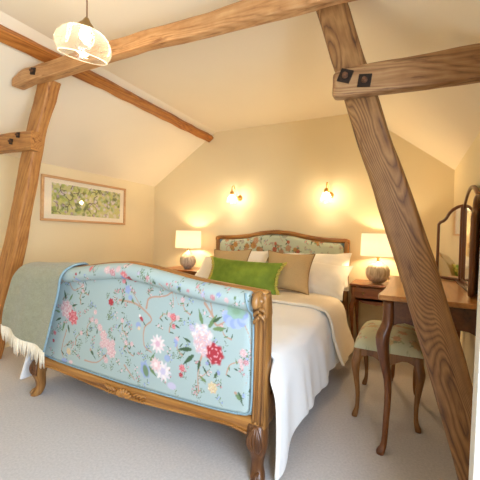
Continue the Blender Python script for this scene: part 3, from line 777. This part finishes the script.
for s in (-1, 1):
    tr = MB()
    for k in range(26):
        z = -.15+.30*k/25; x = s*(.356-.14*.36*(1-(z/.15)**2))
        tr.tube([(x-s*.006, 0, z), (x+s*.010, random.uniform(-.012, .012), z+random.uniform(-.006, .006)), (x+s*.026, random.uniform(-.014, .014), z+random.uniform(-.01, .01))], [.008, .010, .005], 6)
    child(tr, 'fringe_trim', M['green_trim'], o)

# ------------------------------------------------------------------ throw over the footboard
Rc = [(-.415, .052, .62), (-.410, .050, .76), (-.405, .030, crest(.40)+.004), (-.410, -.03, crest(.41)+.014), (-.425, -.090, crest(.42)-.008), (-.440, -.118, crest(.43)-.055), (-.47, -.108, .68), (-.53, -.10, .52), (-.600, -.092, .318)]
Lc = [(-.83, .070, .52), (-.83, .060, .74), (-.83, .030, .812), (-.828, -.03, .826), (-.838, -.100, .808), (-.865, -.132, .750), (-.90, -.138, .66), (-.95, -.138, .54), (-1.000, -.125, .425)]
nt_, nsr = 60, 34
Rr, Lr = catmull(Rc, nt_), catmull(Lc, nt_); vs = []
for j in range(nt_):
    v = j/(nt_-1)
    for i in range(nsr):
        u = i/(nsr-1); p = Lr[j].lerp(Rr[j], u)
        x_ = p.x
        if j < 30: pz = p.z + (crest(max(-.8, min(.8, x_)))-(crest(.42)*u+.800*(1-u)))*.9
        else: pz = p.z
        g = max(0, (v-.5)/.5)
        p = V((p.x, p.y-.012*g*math.sin(u*11+v*3)-.010*math.sin(pi*u)*g+mnoise.noise(V((u*4, v*5, 0)))*.004, pz+.004*math.sin(u*9)*g))
        vs.append(p)
mb = MB(); mb.add(vs, grid_faces(nsr, nt_))
thr = mb.build('throw_blanket', M['throw'], smooth=True, sub=1, solid=-.008, loc=(-.7, -.05, .4))
tag(thr, 'grey-green wool throw with a cream fringe hung over the footboard corner', 'throw')
lit_edge = MB().tube([V(vs[j*nsr+nsr-1])+V((0, -.003, 0)) for j in range(4, nt_)], .0065, 8)  # bluish daylight along the throw's edge, painted as a pale blue strip
lit_edge.build('daylit_edge', M['pipe_blue'], thr, smooth=True)
fr = MB(); last = vs[-nsr:]
for k in range(64):
    u = k/63*(nsr-1); a = min(int(u), nsr-2); p = last[a].lerp(last[a+1], u-a); L_ = random.uniform(.085, .115)
    d = V((random.uniform(-.012, .006)-.008, random.uniform(-.008, .008), -L_))
    fr.tube([p+V((0, -.004, .006)), p+d*.5+V((random.uniform(-.004, .004), -.004, 0)), p+d], [.0042, .004, .0022], 5)
fr.build('fringe', M['fringe'], thr, smooth=True)

# ------------------------------------------------------------------ cabriole leg helper
def cab(pts, mat, parent, name='leg', n=24, p=2.4):
    Q = catmull([V(q[:3]) for q in pts], n); Rr_ = catmull([V((q[3], 0, 0)) for q in pts], n)
    return MB().sweep([(q, (r_.x, 0, 0), (0, r_.x, 0)) for q, r_ in zip(Q, Rr_)], 12, p).build(name, mat, parent, smooth=True)

# ------------------------------------------------------------------ bedside tables
def nightstand(x0, x1, y0, y1, zt, label):
    t = thing('bedside_table', label, 'bedside table', ((x0+x1)/2, (y0+y1)/2, 0), 'pair of wooden bedside tables')
    MB().box(x0-.012, x1+.012, y0-.015, y1, zt-.022, zt).build('tabletop', M['cherry_x'], t, bevel=.005)
    c = MB(); c.box(x0+.01, x0+.028, y0+.01, y1-.01, zt-.15, zt-.022); c.box(x1-.028, x1-.01, y0+.01, y1-.01, zt-.15, zt-.022)
    c.box(x0+.028, x1-.028, y1-.028, y1-.01, zt-.15, zt-.022); c.box(x0+.028, x1-.028, y0+.012, y1-.028, zt-.15, zt-.135)
    c.prism([(x0+.028, zt-.152), (x0+.07, zt-.150), (x0+.10, zt-.168), ((x0+x1)/2, zt-.182), (x1-.10, zt-.168), (x1-.07, zt-.150), (x1-.028, zt-.152), (x1-.028, zt-.135), (x0+.028, zt-.135)], lambda u, v, d: V((u, d, v)), y0+.012, y0+.026)
    c.build('carcass', M['cherry_x'], t)
    d = MB().box(x0+.034, x1-.034, y0+.004, y0+.022, zt-.128, zt-.030).build('drawer', M['cherry_x'], t, bevel=.004)
    for s in (.25, .75):
        xx = x0+(x1-x0)*s
        MB().lathe([(.006, 0), (.006, .008), (.012, .014), (.011, .020), (.003, .024)], (xx, y0+.004, zt-.079), 14, V((0, -1, 0))).build('knob', M['aged_brass'], d, smooth=True)
    for sx, xx in ((-1, x0+.022), (1, x1-.022)):
        for sy, yy in ((-1, y0+.022), (1, y1-.022)):
            cab([(xx, yy, zt-.022, .022), (xx, yy, zt-.15, .022), (xx+sx*.012, yy+sy*.012*(sy < 0), zt-.21, .022), (xx+sx*.004, yy+sy*.004*(sy < 0), .26, .013), (xx-sx*.006, yy, .08, .010), (xx+sx*.006, yy+sy*.006*(sy < 0), .02, .014), (xx+sx*.008, yy+sy*.008*(sy < 0), 0, .012)], M['cherry_x'], t)
    return t
nightstand(-1.345, -.80, 1.81, 2.185, .622, 'wooden bedside table left of the bed, its top showing over the footboard')
nightstand(.845, 1.28, 1.82, 2.185, .633, 'wooden bedside table with a drawer between the bed and the dressing table')

# ------------------------------------------------------------------ table lamps
def lamp(x, y, z, label, squat=False):
    t = thing('table_lamp', label, 'table lamp', (x, y, z), 'pair of lamps on the bedside tables')
    if squat: prof = [(.040, 0), (.042, .008), (.062, .014), (.092, .045), (.106, .090), (.104, .130), (.088, .162), (.055, .185), (.022, .198), (.016, .205)]
    else: prof = [(.042, 0), (.044, .010), (.066, .022), (.092, .055), (.100, .092), (.094, .128), (.068, .168), (.036, .192), (.020, .208), (.016, .222)]
    zt = prof[-1][1]
    MB().lathe(prof, (x, y, z), 36).build('base', M['ceramic'], t, smooth=True)
    nk = MB().lathe([(.012, zt-.01), (.012, zt+.03), (.016, zt+.032), (.016, zt+.062), (.005, zt+.064)], (x, y, z), 14).build('neck', M['brass'], t, smooth=True)
    z0 = .252; h = .205
    sh = MB().lathe([(.155, z0), (.150, z0+h), (.148, z0+h), (.153, z0), (.155, z0)], (x, y, z), 48, cap=False).build('lamp_shade', M['shade'], t, smooth=True)
    MB().sphere((x, y, z+z0+.085), .030, 8).build('bulb', M['bulb_table'], t, smooth=True)
    sp = MB()
    for k in range(3):
        a = 2*pi*k/3; sp.tube([(x, y, z+z0+.012), (x+.151*math.cos(a), y+.151*math.sin(a), z+z0+.02)], .0015, 5)
    sp.build('shade_ring', M['brass'], nk)
lamp(-1.085, 1.985, .622, 'ceramic lamp with cream drum shade, lit, left of the bed')
lamp(1.055, 1.985, .633, 'squat ribbed lamp with cream drum shade, lit, right of the bed', True)

# ------------------------------------------------------------------ wall lights
def sconce(x, z, fx, fz, fy, label):
    t = thing('wall_light', label, 'wall light', (x, YB, z), 'pair of brass wall lights over the bed')
    MB().lathe([(.034, 0), (.034, .006), (.026, .014), (.012, .020), (.010, .030)], (x, YB, z), 24, V((0, -1, 0))).build('wall_plate', M['brass'], t, smooth=True)
    arm = catmull([(x, YB-.02, z), (x, YB-.055, z-.006), (x-(x-fx)*.5, YB-.085, z+.05), (x-(x-fx)*.75, fy+.050, fz+.085), (fx, fy+.025, fz+.100), (fx, fy+.002, fz+.075), (fx, fy, fz+.03)], 34)
    MB().tube(arm, .0055, 8).build('arm', M['brass'], t, smooth=True)
    MB().lathe([(.010, .040), (.020, .030), (.026, .008), (.026, -.004)], (fx, fy, fz), 20).build('fitter', M['brass'], t, smooth=True)
    MB().lathe([(.026, 0), (.034, -.015), (.048, -.045), (.058, -.080), (.066, -.105), (.064, -.105), (.056, -.080), (.046, -.045), (.032, -.015), (.024, 0)], (fx, fy, fz), 32, cap=False).build('glass_shade', M['glass_wall'], t, smooth=True)
    MB().sphere((fx, fy, fz-.042), .021, 8, (1, 1, 1.3)).build('bulb', M['bulb_wall'], t, smooth=True)
sconce(-.508, 1.487, -.525, 1.510, 2.03, 'brass swan-neck wall light with clear glass, above the left of the headboard')
sconce(.558, 1.487, .550, 1.500, 2.03, 'brass swan-neck wall light with clear glass, above the right of the headboard')

# ------------------------------------------------------------------ pendant
PC = V((-.04, -.30, 1.978)); ax = V((.26, -.10, 1)).normalized()
pen = thing('pendant_light', 'glass pendant with etched leaves hanging near the tie beam', 'ceiling light', (PC.x, PC.y, ZJ))
MB().tube([(PC.x, PC.y, ZJ-.01), (PC.x+.002, PC.y, 2.12), tuple(PC+ax*.035)], .0035, 8).build('cord', M['cord'], pen, smooth=True)
MB().lathe([(.045, 0), (.045, -.010), (.020, -.022), (.006, -.026)], (PC.x, PC.y, ZJ), 24).build('ceiling_rose', M['aged_brass'], pen, smooth=True)
MB().lathe([(.006, .034), (.012, .026), (.018, .016), (.032, .003), (.040, -.010), (.038, -.013)], PC, 28, ax).build('fitter', M['aged_brass'], pen, smooth=True)
prof = [(.036, -.008), (.066, -.015), (.095, -.033), (.114, -.058), (.122, -.086), (.118, -.112), (.105, -.134)]
inn = [(r_-.004, z_) for r_, z_ in reversed(prof)]
gs = MB().lathe(prof+inn, PC, 48, ax, cap=False).build('glass_shade', M['glass_pend'], pen, smooth=True)
qd = V((0, 0, 1)).rotation_difference(ax)
rim = MB().tube([PC+qd @ V((.104*math.cos(a), .104*math.sin(a), -.134)) for a in np.linspace(0, 2*pi, 48, endpoint=False)], .0022, 6, closed=True)
rim.build('rim', M['etch'], gs, smooth=True)
def on_shade(th, s):     # s 0 top .. 1 rim
    t = s*(len(prof)-1); a = min(int(t), len(prof)-2); f = t-a
    r_ = prof[a][0]*(1-f)+prof[a+1][0]*f+.0035; z_ = prof[a][1]*(1-f)+prof[a+1][1]*f
    return PC+qd @ V((r_*math.cos(th), r_*math.sin(th), z_))
for k in range(8):       # etched fern leaves
    th0 = 2*pi*k/8+.2; lf = MB()
    for q in range(9):
        s0 = .28+.07*q; cth = th0+.20*math.sin(q*.3)
        for sg in (-1, 1):
            W = .15*(1-.07*q)
            A, B_, C_, D_ = on_shade(cth, s0), on_shade(cth+sg*W*.5, s0-.045), on_shade(cth+sg*W, s0-.07), on_shade(cth+sg*W*.5, s0+.0)
            lf.add([A, B_, C_, D_], [(0, 1, 2, 3)])
    lf.build('etched_leaf', M['etch'], gs)
MB().sphere(PC+ax*-.040, .024, 10, (1, 1, 1.2)).build('bulb', M['bulb_pend'], pen, smooth=True)

# ------------------------------------------------------------------ framed picture on the left wall
pic = thing('picture', 'wide framed botanical print in green and lilac on the left wall', 'picture', (XL, 1.14, 1.35))
PY0, PY1, PZ0, PZ1 = .615, 1.660, 1.130, 1.572
f = MB(); fw = .024
for a in ((PY0, PY1, PZ0, PZ0+fw), (PY0, PY1, PZ1-fw, PZ1), (PY0, PY0+fw, PZ0+fw, PZ1-fw), (PY1-fw, PY1, PZ0+fw, PZ1-fw)):
    f.box(XL+.001, XL+.028, *a)
f.build('frame', M['art_frame'], pic, bevel=.003)
MB().box(XL+.002, XL+.012, PY0+fw, PY1-fw, PZ0+fw, PZ1-fw).build('mount', M['art_mat'], pic)
ac = Canvas(.6, 1.7, 1.1, 1.6, rgb(206, 204, 140), .004); r2 = random.Random(8)
for i in range(260):
    ac.blob(r2.uniform(.70, 1.6), r2.uniform(1.18, 1.54), r2.uniform(.016, .045), r2.uniform(.012, .028), r2.uniform(0, 3), r2.choice([rgb(176, 190, 90), rgb(140, 164, 70), rgb(204, 206, 120), rgb(96, 108, 60), rgb(120, 134, 84), rgb(188, 200, 160), rgb(224, 216, 196)]), .8, .4)
for i in range(60):
    ac.blob(r2.uniform(.70, 1.6), r2.uniform(1.20, 1.52), .020, .016, r2.uniform(0, 3), r2.choice([rgb(214, 200, 214), rgb(184, 160, 182), rgb(232, 222, 226)]), .85, .4, .2, 5)
for i in range(26):
    x, z = r2.uniform(.72, 1.3), r2.uniform(1.2, 1.5); t = r2.uniform(0, 6)
    ac.line([(x, z), (x+.05*math.cos(t), z+.05*math.sin(t)), (x+.09*math.cos(t+.5), z+.09*math.sin(t+.5))], .006, rgb(84, 78, 50), .8)
nu, nv = 190, 72; vs = []; xs = []; zz = []
for j in range(nv):
    for i in range(nu):
        y = PY0+.105+(PY1-PY0-.185)*i/(nu-1); z = PZ0+.070+(PZ1-PZ0-.135)*j/(nv-1); vs.append((XL+.0135, y, z)); xs.append(y); zz.append(z)
art = raw('print', vs, grid_faces(nu, nv), M['art'], pic); colour_grid(art, xs, zz, ac)
MB().box(XL+.017, XL+.019, PY0+fw-.003, PY1-fw+.003, PZ0+fw-.003, PZ1-fw+.003).build('glass', M['picglass'], pic)

# ------------------------------------------------------------------ dressing table
TX0, TX1, TY0, TY1, TZ = 1.185, 1.645, .385, 1.385, .772
dt = thing('dressing_table', 'wooden dressing table with curved legs against the right wall', 'dressing table', (1.42, .89, 0))
top = [(TX0, TY0), (TX0-.008, TY0+.05), (TX0+.010, TY0+.25), (TX0+.012, (TY0+TY1)/2), (TX0+.010, TY1-.25), (TX0-.008, TY1-.05), (TX0, TY1), (TX1, TY1), (TX1, TY0)]
MB().prism(top, lambda u, v, d: V((u, v, d)), TZ-.024, TZ).build('tabletop', M['cherry_y'], dt, bevel=.006)
ap = MB()
yl = np.linspace(TY0+.05, TY1-.05, 17)
ap.prism([(y, TZ-.16-.03*abs(math.sin((y-TY0)/(TY1-TY0)*2*pi))*0-.028*math.cos((y-TY0)/(TY1-TY0)*4*pi)) for y in yl]+[(TY1-.05, TZ-.024), (TY0+.05, TZ-.024)], lambda u, v, d: V((d, u, v)), TX0+.035, TX0+.052)
xl = np.linspace(TX0+.05, TX1-.03, 13)
for yy in (TY0+.035, TY1-.052):
    ap.prism([(x, TZ-.150-.022*math.cos((x-TX0)/(TX1-TX0)*4*pi)) for x in xl]+[(TX1-.03, TZ-.024), (TX0+.05, TZ-.024)], lambda u, v, d: V((u, d, v)), yy, yy+.017)
ap.build('apron', M['mahog_y'], dt, bevel=.002)
for i in range(3):
    a = TY0+.075+i*.288; d = MB().box(TX0+.027, TX0+.036, a, a+.265, TZ-.125, TZ-.038).build('drawer', M['mahog_y'], dt, bevel=.003)
    MB().lathe([(.005, 0), (.005, .008), (.011, .013), (.010, .020), (.003, .023)], (TX0+.027, a+.132, TZ-.082), 12, V((-1, 0, 0))).build('knob', M['aged_brass'], d, smooth=True)
for sx in (-1, 1):
    for sy in (-1, 1):
        xx = TX0+.040 if sx < 0 else TX1-.035; yy = TY0+.040 if sy < 0 else TY1-.040
        ox = -1 if sx < 0 else 0; oy = sy
        cab([(xx, yy, TZ-.024, .024), (xx, yy, TZ-.13, .026), (xx+ox*.020, yy+oy*.016, TZ-.20, .032), (xx+ox*.012, yy+oy*.010, TZ-.30, .026), (xx+.006*-ox+.004, yy-oy*.002, .33, .017), (xx-ox*.006, yy-oy*.004, .16, .0145), (xx+ox*.000, yy, .05, .0145), (xx+ox*.012, yy+oy*.010, .018, .020), (xx+ox*.014, yy+oy*.012, 0, .018)], M['mahog_z'], dt)

# triple mirror on the dressing table
mr = thing('dressing_mirror', 'folding triple mirror with arched wooden frame standing on the dressing table', 'mirror', (1.60, 1.02, TZ))
def leafpanel(fn, outline, name, base=0.0):
    P3 = [V(fn(u, v, 0)) for u, v in outline]
    pts = []
    for i in range(len(P3)):
        a, b = P3[i], P3[(i+1) % len(P3)]; m_ = max(1, int((b-a).length/.02))
        for k in range(m_): pts.append(a.lerp(b, k/m_))
    g = MB().prism(outline, fn, -.003, .003).build(name, M['mirror'], mr)
    MB().tube(pts, .0105, 8, 4, closed=True).build('frame', M['mahog_z'], g, smooth=True)
    MB().prism([(u, v) for u, v in outline], fn, .004, .009).build('back_board', M['mahog_z'], g)
    return g
Z0 = TZ+.014
wing = [(0, 0), (.19, 0), (.19, .37), (.175, .385), (.150, .392), (.125, .41), (.10, .445), (.07, .468), (.035, .482), (0, .488)]
HY1, HY0, HX = 1.275, .735, 1.612
dA = V((1.504-HX, 1.407-HY1, 0)).normalized(); nA = V((-dA.y, dA.x, 0))
if nA.y < 0: nA = -nA     # back of the glass points to the back wall
leafpanel(lambda u, v, d: V((HX, HY1, Z0+v))+dA*u+nA*d, wing, 'mirror_glass')
W_ = HY1-HY0
cen = [(0, 0), (W_-.03, 0), (W_-.03, .47)]+[((W_-.03)*(1-k/10), .47+.100*math.sin(pi*k/10)**.8) for k in range(1, 10)]+[(0, .47)]
leafpanel(lambda u, v, d: V((HX+.010+d, HY0+.015+u, Z0+v)), cen, 'mirror_glass')
dB = V((-.042, -.19, 0)).normalized(); nB = V((dB.y, -dB.x, 0))
if nB.x > 0: nB = -nB
leafpanel(lambda u, v, d: V((HX, HY0, Z0+v))+dB*u+nB*(-d), wing, 'mirror_glass')
bs = MB(); bs.box(1.585, 1.640, HY0-.005, HY1+.005, TZ, TZ+.012); bs.build('base', M['mahog_y'], mr, bevel=.003)

# ------------------------------------------------------------------ stool
SX0, SX1, SY0, SY1 = 1.030, 1.400, .690, 1.215
st_ = thing('stool', 'low stool with curved legs and a faded floral seat, by the dressing table', 'stool', (1.21, .95, 0))
nu, nv = 90, 120; vs = []; xs = []; zz = []; sp_ = random_pattern(SX0, SX1, SY0, SY1+.1, 21, rgb(192, 192, 160), True); sp_.a = sp_.a*.55+np.array(rgb(192, 188, 160)[:3])*.45
for j in range(nv):
    for i in range(nu):
        u, v = -1+2*i/(nu-1), -1+2*j/(nv-1)
        x = (SX0+SX1)/2+u*(SX1-SX0)/2*(1-.03*v*v); y = (SY0+SY1)/2+v*(SY1-SY0)/2*(1-.03*u*u)
        z = .405+.075*((1-u**6)*(1-v**6))**.5+.018*(1-u*u)*(1-v*v)
        vs.append((x, y, z)); xs.append(x); zz.append(y)
seat = raw('seat', vs, grid_faces(nu, nv), M['floral'], st_); colour_grid(seat, xs, zz, sp_)
sa = MB()
for y_, s in ((SY0+.010, -1), (SY1-.028, 1)):
    xa = np.linspace(SX0+.01, SX1-.01, 15)
    sa.prism([(x, .352-.018*math.cos((x-SX0)/(SX1-SX0)*4*pi)) for x in xa]+[(SX1-.01, .408), (SX0+.01, .408)], lambda u, v, d: V((u, d, v)), y_, y_+.018)
for x_ in (SX0+.008, SX1-.026):
    ya = np.linspace(SY0+.01, SY1-.01, 17)
    sa.prism([(y, .352-.018*math.cos((y-SY0)/(SY1-SY0)*4*pi)) for y in ya]+[(SY1-.01, .408), (SY0+.01, .408)], lambda u, v, d: V((d, u, v)), x_, x_+.018)
sa.build('apron', M['stool_wood'], st_, bevel=.003)
for sx in (-1, 1):
    for sy in (-1, 1):
        xx = SX0+.028 if sx < 0 else SX1-.028; yy = SY0+.028 if sy < 0 else SY1-.028
        cab([(xx, yy, .405, .024), (xx, yy, .36, .026), (xx+sx*.010, yy+sy*.008, .31, .025), (xx+sx*.006, yy+sy*.005, .24, .018), (xx-sx*.004, yy-sy*.003, .14, .013), (xx-sx*.004, yy, .06, .012), (xx+sx*.006, yy+sy*.004, .015, .017), (xx+sx*.008, yy+sy*.006, 0, .015)], M['stool_wood'], st_)

# ------------------------------------------------------------------ light
def area(name, loc, rot, sx, sy, power, col):
    l = bpy.data.lights.new(name, 'AREA'); l.shape = 'RECTANGLE'; l.size = sx; l.size_y = sy; l.energy = power; l.color = col
    o = bpy.data.objects.new(name, l); C.objects.link(o); o.location = loc; o.rotation_euler = rot; return o
area('daylight', (XR+.22, (WY0+WY1)/2, (WZ0+WZ1)/2+.1), (0, math.radians(90-8), 0), 1.2, 1.45, 84, (.64, .80, 1.0))
wd = bpy.data.worlds.new('World'); bpy.context.scene.world = wd; wd.use_nodes = True
bg = wd.node_tree.nodes['Background']; bg.inputs[0].default_value = (.75, .85, 1, 1); bg.inputs[1].default_value = 1.0

# ------------------------------------------------------------------ camera
cam = bpy.data.cameras.new('Camera'); co = bpy.data.objects.new('Camera', cam); C.objects.link(co)
yaw, pitch, roll = 0.47, -0.0128, 0.0275
fv = V((-math.sin(yaw)*math.cos(pitch), math.cos(yaw)*math.cos(pitch), math.sin(pitch)))
rv = V((math.cos(yaw), math.sin(yaw), 0)); uv = rv.cross(fv)
r3 = rv*math.cos(roll)+uv*math.sin(roll); u3 = -rv*math.sin(roll)+uv*math.cos(roll)
Rm = Matrix((r3, u3, -fv)).transposed().to_4x4()
co.matrix_world = Matrix.Translation((1.3045, -1.3355, 1.0374)) @ Rm
cam.sensor_width = 36; cam.lens = 332.65*36/480; cam.clip_start = .02
sc_ = bpy.context.scene; sc_.camera = co
sc_.view_settings.view_transform = 'Standard'; sc_.view_settings.look = 'None'
sc_.view_settings.exposure = 0.64; sc_.view_settings.gamma = 1; sc_.view_settings.use_curve_mapping = False
sc_.cycles.max_bounces = 10; sc_.cycles.diffuse_bounces = 5; sc_.cycles.transparent_max_bounces = 16
sc_.cycles.sample_clamp_indirect = 8; sc_.cycles.use_denoising = True
